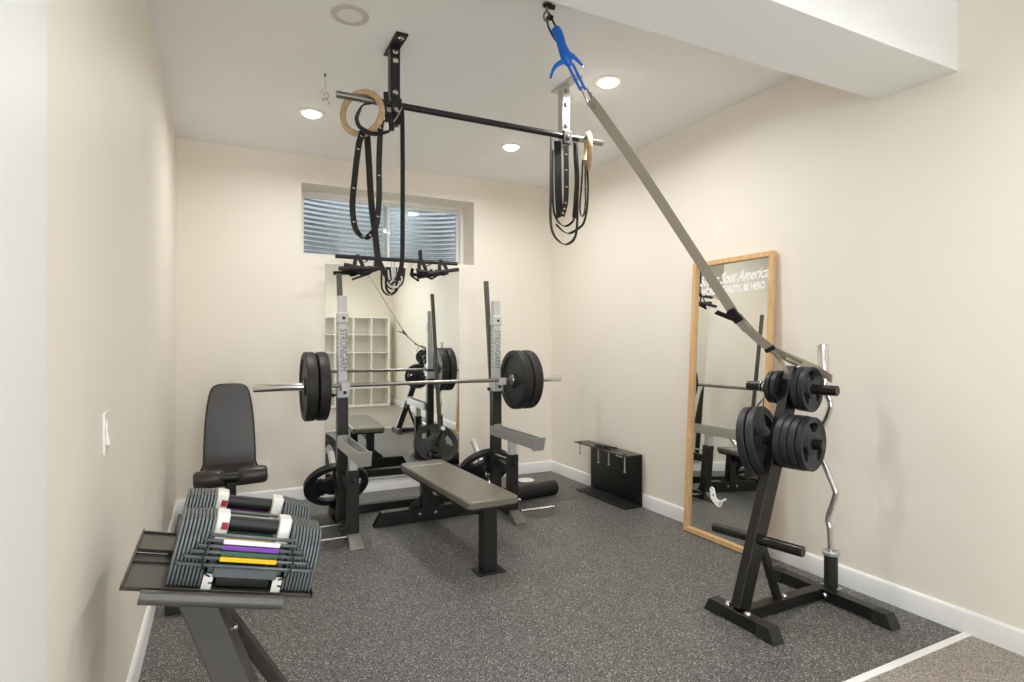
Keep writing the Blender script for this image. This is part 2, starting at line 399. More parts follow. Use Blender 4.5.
# ================================================================== WALL BAR UNDER WINDOW + STIRRUP HANDLES
BY = 4.79; BZ = 1.94
t = thing('mounted_bar', 'straight black steel bar fixed along the bottom of the window', 'bar', (1.345, BY, BZ))
bm = nb(); cyl(bm, (.825, BY, BZ), (1.868, BY, BZ), .0165, 20); make('bar_tube', bm, M_BLACK, t)
for x in (1.08, 1.62):
    bm = nb(); tube(bm, [(x, YB+.002, BZ-.02), (x, BY+.012, BZ-.02), (x, BY-.006, BZ-.0215), (x, BY-.024, BZ-.012), (x, BY-.026, BZ+.006)], .006, 8); make('bracket', bm, M_BLACK, t)
def stirrup(px, tube0, tube1, label, sag, up=0.):
    x0 = onY(px, 258, BY).x; y0 = BY-.0
    a = V(tube0); b = V(tube1); mid = (a+b)/2
    t = thing('stirrup_handle', label, 'handle', mid, 'strap handles on the mounted bar')
    bm = nb(); cyl(bm, a, b, .0165, 16); make('grip_tube', bm, M_RUB, t)
    top = V((x0, y0, BZ+.019)); q = []
    ta = lambda x: max(.06, min(.94, (x-a.x)/(b.x-a.x))); e0, e1 = a.lerp(b, ta(x0-.032)), a.lerp(b, ta(x0+.045))
    pts = catmull([e0+V((0, 0, -.012)), e0.lerp(top, .5)+V((-.004, -.004, 0)), V((x0-.004, y0-.02, BZ+.004)), V((x0, y0, BZ+.02+up)), V((x0+.004, y0-.02+.0, BZ)), e1.lerp(top, .5)+V((.004, -.008, 0)), e1+V((0, 0, -.016))], 6)
    ribbon(bm2 := nb(), pts, .031, .003, (.9, -.35, .05)); make('webbing', bm2, M_WEB, t)
    bm = nb(); ribbon(bm, catmull([e0+V((0, -.012, -.012)), mid+V((0, -.03, -sag)), e1+V((0, -.012, -.012))], 8), .024, .003, (.3, -.6, .8)); make('spare_loop', bm, M_WEB, t)
def hp(x, y, Y=4.74): return onY(x, y, Y)
stirrup(357, hp(344, 264.5), hp(371, 270.5), 'leftmost strap handle hanging from the bar under the window', .035)
stirrup(377, hp(340, 268.5, 4.70), hp(379, 268.5, 4.72), 'second strap handle from the left on the bar under the window', .055)
stirrup(420, hp(418, 271), hp(437, 273.5), 'strap handle with tall webbing loop standing above the bar under the window', .045, .075)
stirrup(440, hp(428, 273.5, 4.70), hp(458.5, 269.5, 4.72), 'strap handle at the far right end of the bar under the window', .03)

# ================================================================== SQUAT RACK
RX = {-1: .738, 1: 1.885}
UY = 4.03; DY = UY-3.905; PYO = .07; PO = {-1: .002, 1: -.03}
BBY, BBZ = 3.945, .966
def horn(s): X = RX[s]; return V((X, 4.06, .09)), V((X, 4.47, .43))
rack = thing('squat_rack', 'black and silver two-post squat rack with safety arms before the back mirror', 'squat rack', (1.285, 3.9, 0))
for s, X in RX.items():
    Q = X+PO[s]                                   # front post
    bm = nb(); box(bm, (X-.03, 3.66, .004), (X+.03, 4.40, .064)); make('base_rail', bm, M_BLACK, rack, bevel=.003)
    bm = nb(); hexa(bm, [(Q-.045,3.54,.0),(Q+.045,3.54,.0),(Q+.04,3.68,.0),(Q-.04,3.68,.0),(Q-.045,3.54,.006),(Q+.045,3.54,.006),(Q+.034,3.655,.068),(Q-.034,3.655,.068)]); make('front_foot', bm, M_FOOT, rack, bevel=.002)
    bm = nb(); box(bm, (X-.035, UY-.035, .064), (X+.035, UY+.035, .975)); make('upright', bm, M_BLACK, rack, bevel=.004)
    bm = nb(); box(bm, (X-.028, UY-.028, .975), (X+.028, UY+.028, 1.565)); iu = make('inner_upright', bm, M_SILVT, rack, bevel=.003)
    text('upright_lettering', 'STRONGARM', .066, BM((X+.003, UY-.0285, 1.198), (0, 0, -1), (1, 0, 0), (0, -1, 0)), M_DARKP, iu, space=1.0, sx=.72)
    for k in range(12):
        bm = nb(); cyl(bm, (X-.0275, UY, 1.06+k*.031), (X-.0288, UY, 1.06+k*.031), .0075, 10, 0.0002); make('scale_mark', bm, M_BLUEDOT, iu)
    bm = nb(); box(bm, (X-.035, UY-.036, 1.378), (X+.037, UY+.036, 1.452)); col = make('collar', bm, M_SILVT, rack, bevel=.008)
    bm = nb(); cyl(bm, (X+.005, UY-.038, 1.414), (X+.005, UY-.035, 1.414), .011, 16); make('pin_hole', bm, M_BLACK, col)
    bm = nb(); box(bm, (X-.040, UY-.052, .878), (X+.042, UY+.042, .95)); jh = make('bar_hook', bm, M_SILVT, rack, bevel=.008)
    bm = nb(); prism(bm, [(BBY-.048, .932), (UY-.045, .932), (UY-.045, .948), (BBY-.020, .949), (BBY-.036, .985), (BBY-.048, .985)], .055, BM((X-.0275, 0, 0), (0, 1, 0), (0, 0, 1), (1, 0, 0))); make('hook_lip', bm, M_SILVT, jh, bevel=.002)
    bm = nb(); cyl(bm, (X+.010, UY-.056, .914), (X+.010, UY-.051, .914), .0115, 16); make('pin_hole', bm, M_BLACK, jh)
    bm = nb(); lathe(bm, [(0,0),(.007,0),(.007,.012),(.013,.014),(.014,.022),(.008,.028),(0,.028)], (X-.040, UY, .895), (-1, 0, 0), 16); make('pull_pin', bm, M_BLACK, jh)
    bm = nb(); box(bm, (Q-.032, 3.655, .064), (Q+.034, 3.725, .457)); fp = make('front_post', bm, M_BLACK, rack, bevel=.004)
    bm = nb(); box(bm, (Q-.024, 3.665, .445), (Q+.026, 3.717, .575)); make('post_insert', bm, M_SILVT, rack, bevel=.003)
    bm = nb(); lathe(bm, [(0,0),(.014,0),(.016,.008),(.01,.016),(0,.017)], (Q, 3.656, .395), (0, -1, 0), 16); make('set_screw', bm, M_BLACK, fp)
    bm = nb(); cyl(bm, (Q+.010, 3.72, .405), (Q+.010, UY-.03, .405), .007, 12); make('cross_pin', bm, M_CHR, rack)
    bm = nb(); beam(bm, (Q, 3.72, .34), (X, UY-.02, .34), .04, .06); make('side_brace', bm, M_BLACK, rack, bevel=.003)
    prof = [(-.036, .072), (-.036, 0), (.036, 0), (.036, .072), (.029, .072), (.029, .007), (-.029, .007), (-.029, .072)]
    ya, ze = (3.36, .548) if s < 0 else (3.33, .550)
    bm = nb(); prism(bm, prof, UY-.02-ya, BM((X+(.0 if s < 0 else -.02), ya, ze), V((1, 0, 0)), (0, 0, 1), (0, 1, 0))); sa_ = make('safety_arm', bm, M_SILV, rack, bevel=.0015)
    xx = X+(.0 if s < 0 else -.02); z0_ = ze-.010
    bm = nb(); hexa(bm, [(xx-.04,ya-.005,z0_),(xx+.04,ya-.005,z0_),(xx+.04,ya+.006,z0_),(xx-.04,ya+.006,z0_),(xx-.04,ya-.035,z0_+.09),(xx+.04,ya-.035,z0_+.09),(xx+.04,ya-.024,z0_+.09),(xx-.04,ya-.024,z0_+.09)]); make('end_stop', bm, M_SILV, sa_, bevel=.0015)
    bm = nb(); box(bm, (X-.030, UY-.045, z0_), (X+.036, UY-.034, z0_+.09)); make('arm_flange', bm, M_SILV, sa_, bevel=.0015)
    xt, xb = (.742, .815) if s < 0 else (1.867, 1.965)
    bm = nb(); beam(bm, (xb, 4.17, .064), (xt, 4.17, 1.73), .036, .022, (0, 1, 0)); make('rear_bar', bm, M_GREYP, rack, bevel=.002)
    bm = nb(); box(bm, (X-.03, 4.12, .004), (xb+.04, 4.22, .07)); make('rear_bar_socket', bm, M_BLACK, rack, bevel=.003)
    h0, h1 = horn(s); bm = nb(); cyl(bm, h0, h1, .024, 20); make('plate_horn', bm, M_CHR, rack)
    for (yy, L, z) in ((3.68, .28 if s > 0 else .19, .045), (3.95, .14 if s > 0 else .15, .045)):
        d = V((s, 0, 0)); p = V((X+s*.025, yy, z)); bm = nb(); lathe(bm, [(0,0),(.0085,0),(.0085,L-.006),(.014,L-.005),(.014,L),(0,L)], p, d, 12); make('band_peg', bm, M_CHR, rack)
    bm = nb(); lathe(bm, [(0,0),(.012,0),(.012,.006),(.006,.01),(0,.01)], (X-.03, 3.86, .04), (-1, 0, 0), 6); make('bolt', bm, M_CHR, rack)
bm = nb(); box(bm, (RX[-1]+.03, 4.275, .004), (RX[1]-.03, 4.335, .064)); make('cross_member', bm, M_BLACK, rack, bevel=.003)

# ------------------------------------------------------------------ grip plates and bumper plates
def grip_plate(bm, R, th, o, axis, spin=0., bore=.026, gap=(.46, .78), aw=26):
    rs = [bore, bore+.012, .30*R+.01, gap[0]*R, (gap[0]*.55+gap[1]*.45)*R, gap[1]*R, .86*R, .92*R, R-.003, R]
    hs = [th*.5, th*.5, th*.5, th*.34, th*.34, th*.34, th*.34, th*.5, th*.5, th*.42]
    N = 72; M = basis(o, axis); keep = {}
    for i in range(len(rs)-1):
        for k in range(N):
            a = (k+.5)*360/N % 120
            open_ = i in (3, 4) and abs(a-60) < (aw if i == 4 else aw-5)
            keep[i, k] = not open_
    vt = {}
    def vert(i, k, s):
        key = (i, k % N, s)
        if key not in vt:
            a = 2*PI*(k % N)/N+spin
            vt[key] = bm.verts.new(M @ V((rs[i]*math.cos(a), rs[i]*math.sin(a), s*hs[i])))
        return vt[key]
    for (i, k), ok in keep.items():
        if not ok: continue
        for s in (1, -1):
            f = [vert(i, k, s), vert(i+1, k, s), vert(i+1, k+1, s), vert(i, k+1, s)]
            bm.faces.new(f if s > 0 else f[::-1])
        for (ni, nk, e) in ((i-1, k, ((i, k), (i, k+1))), (i+1, k, ((i+1, k), (i+1, k+1))), (i, (k-1) % N, ((i, k), (i+1, k))), (i, (k+1) % N, ((i, k+1), (i+1, k+1)))):
            if not keep.get((ni, nk), False):
                (a, b), (c, d) = e
                bm.faces.new((vert(a, b, 1), vert(c, d, 1), vert(c, d, -1), vert(a, b, -1)))
def weight(R, th, o, axis, label, grp, spin=0., m=None, **kw):
    bm = nb(); grip_plate(bm, R, th, V(o), V(axis), spin, **kw)
    return tag(make('weight_plate', bm, m or M_IRON), label, 'weight plate', grp)
hd = V((0, .735, .677))
for s, X in RX.items():
    h0, h1 = horn(s); d = (h1-h0).normalized()
    weight(.222, .042, h0+d*.24, d, 'large black three-grip plate tilted on the %s rear horn of the squat rack' % ('left' if s < 0 else 'right'), 'plates on the squat rack', 1.5+.3)

# ================================================================== BARBELL
t = thing('barbell', 'long steel barbell resting in the squat rack hooks', 'barbell', (1.30, BBY, BBZ))
bm = nb(); cyl(bm, (.62, BBY, BBZ), (1.98, BBY, BBZ), .0142, 20); make('shaft', bm, M_STEEL, t)
for s in (-1, 1):
    bm = nb(); lathe(bm, [(0,0),(.034,0),(.036,.003),(.036,.02),(.032,.024),(.0255,.026),(.0255,.436),(.023,.44),(0,.44)], (1.30+s*.675, BBY, BBZ), (s, 0, 0), 32); sl = make('sleeve', bm, M_CHR, t)
def bumper(x0, x1, s, label):
    R = .224; w = x1-x0; h = w/2
    prof = [(.0265, -h*.9), (.045, -h*.9), (.05, -h*.8), (.06, -h*.78), (.062, -h*.6), (.14, -h*.6), (.175, -h*.68), (.18, -h*.92), (.212, -h*.95), (.221, -h*.8), (R, -h*.5), (R, h*.5), (.221, h*.8), (.212, h*.95), (.18, h*.92), (.175, h*.68), (.14, h*.6), (.062, h*.6), (.06, h*.78), (.05, h*.8), (.045, h*.9), (.0265, h*.9), (.0265, -h*.9)]
    c = V(((x0+x1)/2, BBY, BBZ)); t = thing('bumper_plate', label, 'weight plate', c, 'bumper plates on the barbell')
    bm = nb(); lathe(bm, prof, c, (1, 0, 0), 64); make('rubber_disc', bm, M_RUB, t, ang=30)
    bm = nb(); lathe(bm, [(.0258, -h*.93), (.04, -h*.93), (.04, h*.93), (.0258, h*.93), (.0258, -h*.93)], c, (1, 0, 0), 32); make('hub', bm, M_STEEL, t)
bumper(.475, .549, -1, 'outer black rubber bumper plate on the left end of the barbell')
bumper(.552, .624, -1, 'inner black rubber bumper plate on the left end of the barbell')
bumper(1.978, 2.058, 1, 'inner black rubber bumper plate on the right end of the barbell')
bumper(2.061, 2.141, 1, 'outer black rubber bumper plate on the right end of the barbell')

# ================================================================== FLAT BENCH
fb = thing('flat_bench', 'black padded flat bench standing in front of the squat rack', 'bench', (1.285, 3.35, 0))
PZB = -.03; rot = Mx.Translation((1.305, 3.425, PZB)) @ Mx.Rotation(math.radians(2.4), 4, 'Z')
bm = nb(); prism(bm, rrect(.312, 1.15, .035, 5), .046, rot @ Mx.Translation((0, 0, .388))); pad = make('pad', bm, M_VINYL, fb, bevel=.012)
bm = nb(); prism(bm, rrect(.295, 1.125, .03, 5), .014, rot @ Mx.Translation((0, 0, .374))); make('pad_board', bm, M_BLACK, fb, bevel=.002)
text('pad_lettering', 'STRONGARM', .034, rot @ BM((-.005, .43, .4345), (1, 0, 0), (0, 1, 0), (0, 0, 1)), M_WPRINT, pad, space=1.25, depth=.0004)
bm = nb(); box(bm, (-.03, -.50, .315), (.03, .54, .373), rot); make('spine_tube', bm, M_BLACK, fb, bevel=.003)
bm = nb(); box(bm, (-.012+.015, -.435, .008), (.068+.015, -.355, .342), Mx.Translation((1.27, 3.305, 0))); leg = make('front_leg', bm, M_BLACK, fb, bevel=.004)
bm = nb(); box(bm, (1.235, 2.845, 0), (1.395, 2.965, .008)); make('foot_plate', bm, M_BLACK, fb, bevel=.002)
bm = nb(); box(bm, (1.262, 3.9, .09), (1.338, 3.968, .342)); make('rear_leg', bm, M_BLACK, fb, bevel=.004)
bm = nb(); prism(bm, [(.925, 0), (1.675, 0), (1.622, .095), (.978, .095)], .07, BM((0, 3.97, .002), (1, 0, 0), (0, 0, 1), (0, -1, 0))); make('rear_foot', bm, M_BLACK, fb, bevel=.004)
for x in (1.243, 1.357):
    bm = nb(); lathe(bm, [(0,0),(.012,0),(.012,.006),(.007,.011),(0,.011)], (x, 3.9, .055), (0, -1, 0), 8); make('bolt', bm, M_CHR, fb)
for s in (-1, 1):
    bm = nb(); prism(bm, [(0, 0), (.1, 0), (0, .09)], .006, BM((1.30+s*.036, 3.93, .097), (s, 0, 0), (0, 0, 1), (0, -1, 0))); make('gusset', bm, M_BLACK, fb)

# ================================================================== FOAM ROLLER + SMALL WHITE DISC
t = thing('foam_roller', 'black foam roller lying behind the right side of the squat rack', 'foam roller', (2.2, 4.1, 0))
bm = nb(); a = V((1.93, 4.06, .058)); b = V((2.465, 4.12, .058)); L = (b-a).length
lathe(bm, [(.02, .012), (.022, 0), (.054, 0), (.058, .004), (.058, L-.004), (.054, L), (.022, L), (.02, L-.012), (.02, .012)], a, b-a, 36); make('foam_body', bm, M_RUB, t)
bm = nb(); lathe(bm, [(0, .012), (.02, .012), (.02, L-.012), (0, L-.012)], a, b-a, 20); make('core', bm, M_BLACK, t)
bm = nb(); lathe(bm, [(0, 0), (.06, 0), (.075, .006), (.078, .014), (.07, .018), (.03, .022), (0, .022)], (2.45, 4.60, .0), (0, 0, 1), 32)
tag(make('white_disc', bm, M_PLAST), 'small white round disc on the floor behind the foam roller', 'disc')

# ================================================================== FOLDED STEEL STAND AT RIGHT WALL
st = thing('steel_stand', 'black folded steel plate stand with floor lip against the right wall', 'stand', (2.80, 3.81, 0))
y0, y1 = 3.49, 4.16
bm = nb(); box(bm, (2.850, y0, .012), (2.858, y1, .395)); make('back_plate', bm, M_BLACK2, st)
bm = nb(); prism(bm, [(2.858, y1), (2.70, y1), (2.69, y1-.035), (2.69, y0+.05), (2.70, y0), (2.858, y0)], .012, None); lip = make('floor_lip', bm, M_BLACK, st, bevel=.002)
for q in range(2):
    bm = nb(); box(bm, (2.715, y0+.03+q*.32, .012), (2.835, y0+.30+q*.32, .016)); make('tread_pad', bm, M_RUB, lip, bevel=.001)
tp = [(2.858, y0, 'near'), (2.858, 3.845, 'far')]
bm = nb(); box(bm, (2.70, y0, .392), (2.858, 3.79, .400)); make('top_shelf', bm, M_TRAY, st, bevel=.001)
bm = nb(); box(bm, (2.71, 3.82, .392), (2.858, y1+.05, .400)); make('top_shelf', bm, M_TRAY, st, bevel=.001)
bm = nb(); box(bm, (2.846, 3.72, .335), (2.8515, 3.80, .37)); make('sticker', bm, M_WPRINT, st)
for (x, y, L) in ((2.725, 4.14, .10), (2.745, 3.90, .13), (2.745, 3.76, .12), (2.72, 3.525, .13)):
    t = thing('clamp_bolt', 'long steel bolt hanging through the stand shelf, %s' % {4.14: 'farthest from the wooden mirror', 3.90: 'second farthest from the wooden mirror', 3.76: 'second nearest to the wooden mirror', 3.525: 'nearest to the wooden mirror'}[y], 'bolt', (x, y, .40-L), 'bolts on the steel stand')
    bm = nb(); cyl(bm, (x, y, .405-L), (x, y, .41), .0055, 10); make('shank', bm, M_SILV, t)
    bm = nb(); lathe(bm, [(0,0),(.011,0),(.011,.008),(0,.008)], (x, y, .40-L), (0, 0, 1), 6); make('nut', bm, M_SILV, t)
    bm = nb(); lathe(bm, [(0,0),(.014,0),(.012,.008),(0,.009)], (x, y, .401), (0, 0, 1), 12); make('bolt_head', bm, M_BLACK, t)
t = thing('bar_clip', 'small black clip lying on the middle of the stand shelf', 'clip', (2.77, 3.83, .40))
bm = nb(); tube(bm, catmull([(2.73, 3.93, .409), (2.76, 3.88, .412), (2.75, 3.83, .409), (2.79, 3.79, .411), (2.81, 3.74, .409)], 6), .008, 8); make('clip_body', bm, M_BLACK, t)
bm = nb(); tube(bm, [(2.715, 3.87, .409), (2.80, 3.85, .409)], .007, 8); make('clip_handle', bm, M_BLACK, t)

# ================================================================== WOOD FRAMED LEANING MIRROR
tilt = math.atan2(.085, 1.775)
MW, MH = .638, 1.78
MM = BM((2.772, 2.946, .003), (0, -1, 0), (math.sin(tilt), 0, math.cos(tilt)), (-math.cos(tilt), 0, math.sin(tilt)))   # x towards camera, y up, z out of the glass
wm = thing('leaning_mirror', 'tall mirror in a pale oak frame leaning on the right wall', 'mirror', MM @ V((MW/2, 0, 0)))
fw, fd = .03, .028
for nm, a, b in (('frame_stile', (0, 0), (fw, MH)), ('frame_stile', (MW-fw, 0), (MW, MH)), ('frame_rail', (fw, 0), (MW-fw, fw)), ('frame_rail', (fw, MH-fw), (MW-fw, MH))):
    bm = nb(); box(bm, (a[0], a[1], -.012), (b[0], b[1], fd-.012), MM); make(nm, bm, M_OAK, wm, bevel=.002)
bm = nb(); box(bm, (fw-.004, fw-.004, -.010), (MW-fw+.004, MH-fw+.004, -.004), MM); mg = make('mirror_glass', bm, M_MIRROR, wm)
bm = nb(); box(bm, (.01, .01, -.0145), (MW-.01, MH-.01, -.0105), MM); make('backing_board', bm, M_OAK, wm)
text('script_lettering', 'Super Sout America', .092, MM @ BM((.322, 1.655, -.0036), (1, .022, 0), (0, 1, 0), (0, 0, 1)), M_WPRINT, wm, shear=.45, depth=.0003, sx=.72, bold=.0022)
text('capital_lettering', 'WORLD QUALITY, BE HERO', .060, MM @ BM((.322, 1.582, -.0036), (1, .02, 0), (0, 1, 0), (0, 0, 1)), M_WPRINT, wm, depth=.0003, sx=.66, bold=.0026)
bm = nb()
for pts in ([(0,.1),(.015,.125),(.035,.12),(.05,.08),(.06,.055),(.09,.04),(.125,.045),(.16,.07)], [(.01,.09),(.02,.045),(.05,.02),(.09,.0),(.115,.012),(.125,.045)], [(.03,.06),(.05,.035),(.085,.03)], [(.075,.035),(.095,.015)], [(.02,.1),(.035,.085)], [(.012,.11),(.018,.06)]):
    tube(bm, [MM @ V((.205+x*.8, .225+y*.8, -.0034)) for x, y in [(p.x, p.y) for p in catmull([(a, b, 0) for a, b in pts], 5)]], 0.0062, 6)
bmesh.ops.remove_doubles(bm, verts=bm.verts, dist=.0002)
make('decal', bm, M_WPRINT, wm)

# ================================================================== PLATE TREE
TY = 1.87
tree = thing('plate_tree', 'black plate tree stand with loaded horns beside the leaning mirror', 'plate rack', (2.35, TY, 0))
def capped_foot(x, ya, yb, nm):
    bm = nb(); box(bm, (x-.027, ya+.05, .008), (x+.027, yb-.05, .06)); make(nm, bm, M_BLACK2, tree, bevel=.003)
    for y, s in ((ya, 1), (yb, -1)):
        bm = nb(); hexa(bm, [(x-.034, y-s*.008, 0), (x+.034, y-s*.008, 0), (x+.034, y+s*.085, 0), (x-.034, y+s*.085, 0), (x-.030, y+s*.022, .061), (x+.030, y+s*.022, .061), (x+.030, y+s*.085, .061), (x-.030, y+s*.085, .061)]); make('rubber_foot', bm, M_RUB, tree, bevel=.003)
capped_foot(2.07, 1.66, 2.035, 'front_base'); capped_foot(2.635, 1.515, 2.16, 'rear_base')
bm = nb(); box(bm, (2.097, TY-.027, .008), (2.608, TY+.027, .058)); make('base_tube', bm, M_BLACK2, tree, bevel=.003)
pb, pt = V((2.085, TY, .06)), V((2.475, TY+.02, 1.13))
HD = V((-.20, .98, 0)).normalized()
def post(z): return pb.lerp(pt, (z-pb.z)/(pt.z-pb.z))
bm = nb(); beam(bm, pb, pt, .05, .075, (-1, 0, .3)); make('post', bm, M_BLACK2, tree, bevel=.004)
bm = nb(); beam(bm, (2.33, TY, .055), post(.36)+V((.02, 0, 0)), .03, .03, (0, 1, 0)); make('brace', bm, M_BLACK2, tree, bevel=.002)
for x, y in ((2.07, TY+.055), (2.07, TY-.055)):
    bm = nb(); lathe(bm, [(0,0),(.016,0),(.016,.006),(.010,.014),(0,.014)], (x, y, .058), (0, 0, 1), 8); make('bolt', bm, M_CHR, tree)
bm = nb(); lathe(bm, [(0,0),(.013,0),(.013,.006),(.008,.012),(0,.012)], (2.607, TY-.045, .035), (-1, 0, 0), 8); make('bolt', bm, M_CHR, tree)
bm = nb(); lathe(bm, [(0,0),(.013,0),(.013,.006),(.008,.012),(0,.012)], (2.375, TY-.0, .056), (0, 0, 1), 8); make('bolt', bm, M_CHR, tree)
HZ = {'low': (.355, .215), 'mid': (.795, .205), 'top': (1.035, .215)}
HL = V((-.31, .93, -.17)).normalized()
for k, (z, L) in HZ.items():
    p = post(z)
    for s in (-1, 1):
        bm = nb(); hv = HL if (k == 'mid' and s > 0) else HD*s; cyl(bm, p+hv*.02, p+hv*(L-.05 if hv is HL else L), .0235, 24); make('horn', bm, M_BLACK2, tree)
        if k == 'top':
            pass
p = V((2.695, 1.856, .02))
bm = nb(); lathe(bm, [(.0265, .045), (.031, .045), (.031, .205), (.0265, .205), (.0265, .045)], (p.x, p.y, 0), (0, 0, 1), 28); hold = make('bar_holder', bm, M_RUB, tree)
bm = nb(); box(bm, (2.66, 1.82, .038), (2.735, 1.905, .047)); make('holder_plate', bm, M_SILV, tree, bevel=.001)
bm = nb(); lathe(bm, [(.0265, .205), (.038, .206), (.040, .21), (.040, .222), (.036, .227), (.0265, .227), (.0265, .205)], (p.x, p.y, 0), (0, 0, 1), 28); make('holder_collar', bm, M_SILV, tree)
# plates on the tree
pm, ptop = post(.795), post(1.035)
kw = dict(gap=(.45, .8), aw=27)
rank = ['nearest the horn tip', 'second from the horn tip', 'third from the horn tip', 'innermost against the post']
for i in range(4):
    y = TY-.150+i*.034
    weight(.122 if i < 1 else .125, .030, pm+HD*(y-TY), HD, 'medium black plate on the tree middle horn facing the camera, '+rank[i], 'medium plates on the plate tree', .35+.2*i, **kw)
for i, (y, R) in enumerate(((TY+.070, .165), (TY+.112, .168))):
    weight(R, .036, pm+HL*(y-TY)+V((0, 0, -.002)), HL, 'large black plate on the mirror side of the tree middle horn, %s' % ('next to the post' if i == 0 else 'towards the mirror'), 'large plates on the plate tree', .9+.3*i, **kw)
for i, (y, R) in enumerate(((TY-.095, .106), (TY-.062, .104))):
    weight(R, .028, ptop+HD*(y-TY), HD, 'small black plate on the tree top horn under the grey strap, %s' % ('outermost' if i == 0 else 'innermost'), 'small plates on the plate tree', .2+.9*i, gap=(.42, .8), aw=24)
for i, (y, R) in enumerate(((TY+.050, .082), (TY+.082, .078))):
    weight(R, .024, ptop+HD*(y-TY), HD, 'smallest black plate on the mirror side of the tree top horn, %s' % ('next to the post' if i == 0 else 'towards the mirror'), 'smallest plates on the plate tree', .5*i, gap=(.5, .8), aw=20)
# spring collar on the top horn, mirror side
t = thing('spring_collar', 'chrome spring collar clipped on the top horn of the plate tree', 'collar', ptop+V((0, .115, -.1)))
bm = nb(); tube(bm, [ptop+HD*(.105+.0022*a)+HD.cross(V((0,0,1)))*(.0275*math.cos(a))+V((0,0,.0275*math.sin(a))) for a in [i*.3 for i in range(64)]], .0034, 8); make('coil', bm, M_CHR, t)
bm = nb(); tube(bm, catmull([ptop+HD*.12+V((0, 0, -.027)), ptop+HD*.13+V((-.01, 0, -.06)), ptop+HD*.17+V((0, 0, -.105))], 6), .0055, 8); make('handle', bm, M_CHR, t)
# curl bar standing in the holder
t = thing('curl_bar', 'chrome cambered curl bar standing upright in the plate tree holder', 'curl bar', (p.x, p.y, .05))
z = lambda v: V((p.x, p.y+.045*max(0, v-.21)/1.05, v))
cam = [z(.21), z(.34), z(.40)+V((0, .0, 0)), z(.455)+V((0, .035, 0)), z(.52)+V((0, .038, 0)), z(.60)+V((0, -.030, 0)), z(.66)+V((0, -.036, 0)), z(.73)+V((0, .03, 0)), z(.80)+V((0, .03, 0)), z(.87)+V((0, -.012, 0)), z(.93)+V((0, -.012, 0)), z(1.06)]
cam = [z(.22), z(.33)] + [onX(x, y, p.x) for x, y in ((829.5, 527), (828.5, 517), (835, 497), (834.5, 488), (822, 458), (818, 440), (829, 412), (830, 402))] + [z(1.02), z(1.07)]
bm = nb(); tube(bm, catmull(cam, 7), .0145, 16); make('bar_shaft', bm, M_CHR, t)
bm = nb(); cyl(bm, V((p.x, p.y, .05)), V((p.x, p.y, .225)), .0255, 24); make('sleeve', bm, M_CHR, t)
bm = nb(); lathe(bm, [(0,0),(.036,0),(.036,.018),(.0255,.02),(.0255,.185),(.023,.19),(0,.19)], z(1.055), (0, .043, 1), 28); make('sleeve', bm, M_CHR, t)

# ================================================================== STRAP FROM CEILING TO PLATE TREE
A = V((1.283, 2.211, HC)); Bp = V((2.45, 1.86, 1.13))
sp = thing('ceiling_strap', 'long grey webbing strap running from a ceiling eyebolt to the plate tree', 'strap', V((2.35, 1.72, 1.1)))
def S(x, y): return onVert(x, y, A, Bp)
across = (Bp-A).cross(V((0, 0, 1))).normalized()      # horizontal, across the strap plane
al = (S(735, 317)-S(600, 112)).normalized(); nrm = al.cross(across).normalized()
path = [S(590, 100), S(600, 113), S(640, 170), S(680, 231), S(710, 277), S(733, 312)]
vw = (S(668, 215)-V((0, 0, EYE))).normalized(); fside = [(al.cross(vw).normalized()*.9+al.cross(al.cross(vw)).normalized()*.4)]
bm = nb(); pp = catmull(path, 6); ribbon(bm, pp, .047, .0035, fside[0]); make('upper_webbing', bm, M_WEBG, sp)
pp2 = catmull([S(737, 316), S(752, 333), S(770, 348), S(783, 355), S(800, 364)], 6)
bm = nb(); ribbon(bm, pp2, .045, .0045, fside[0]); make('lower_webbing', bm, M_WEBG, sp)
e1, e2 = S(800, 364), onY(832, 379, 1.70)
bm = nb(); ribbon(bm, catmull([S(786, 356), S(803, 363), S(818, 370), e2], 6), .036, .005, (.1, .15, 1)); make('end_loop', bm, M_WEBG, sp)
bm = nb(); ribbon(bm, catmull([S(770, 349), S(780, 358)+V((0, 0, -.01)), onY(786, 372, 1.84), post(1.06)+V((-.045, 0, .02))], 6), .02, .004, (0, 1, 0)); make('tree_loop', bm, M_WEBG, sp)
bm = nb(); ribbon(bm, catmull([S(736, 320), S(728, 318)+V((0, 0, .005)), S(716, 312)], 5), .026, .004, fside[0]); make('strap_tail', bm, M_WEB, sp)
bk = S(736, 317); d2 = (S(748, 329)-S(728, 306)).normalized(); n2 = d2.cross(across)
BKM = Mx((d2, fside[0].normalized()-d2*fside[0].normalized().dot(d2), d2.cross(fside[0]).normalized())).transposed().to_4x4(); BKM.translation = bk
bm = nb(); prism(bm, rrect(.075, .046, .008), .018, BKM @ Mx.Translation((-.008, 0, -.009))); bu = make('buckle', bm, M_BLACK, sp, bevel=.003)
bm = nb(); box(bm, (.026, -.02, .0095), (.032, .02, .011), BKM); make('buckle_edge', bm, M_SILV, bu)
bm = nb(); prism(bm, rrect(.05, .04, .004), .012, BKM @ Mx.Translation((.06, 0, -.006))); make('buckle_latch', bm, M_WEBG, sp, bevel=.002)
kp = S(770, 349); d3 = (S(776, 353)-S(764, 343)).normalized()
KM = BKM.copy(); KM.translation = kp
bm = nb(); prism(bm, rrect(.02, .05, .003), .012, KM @ Mx.Translation((0, 0, -.006))); make('keeper', bm, M_BLACK, sp, bevel=.001)
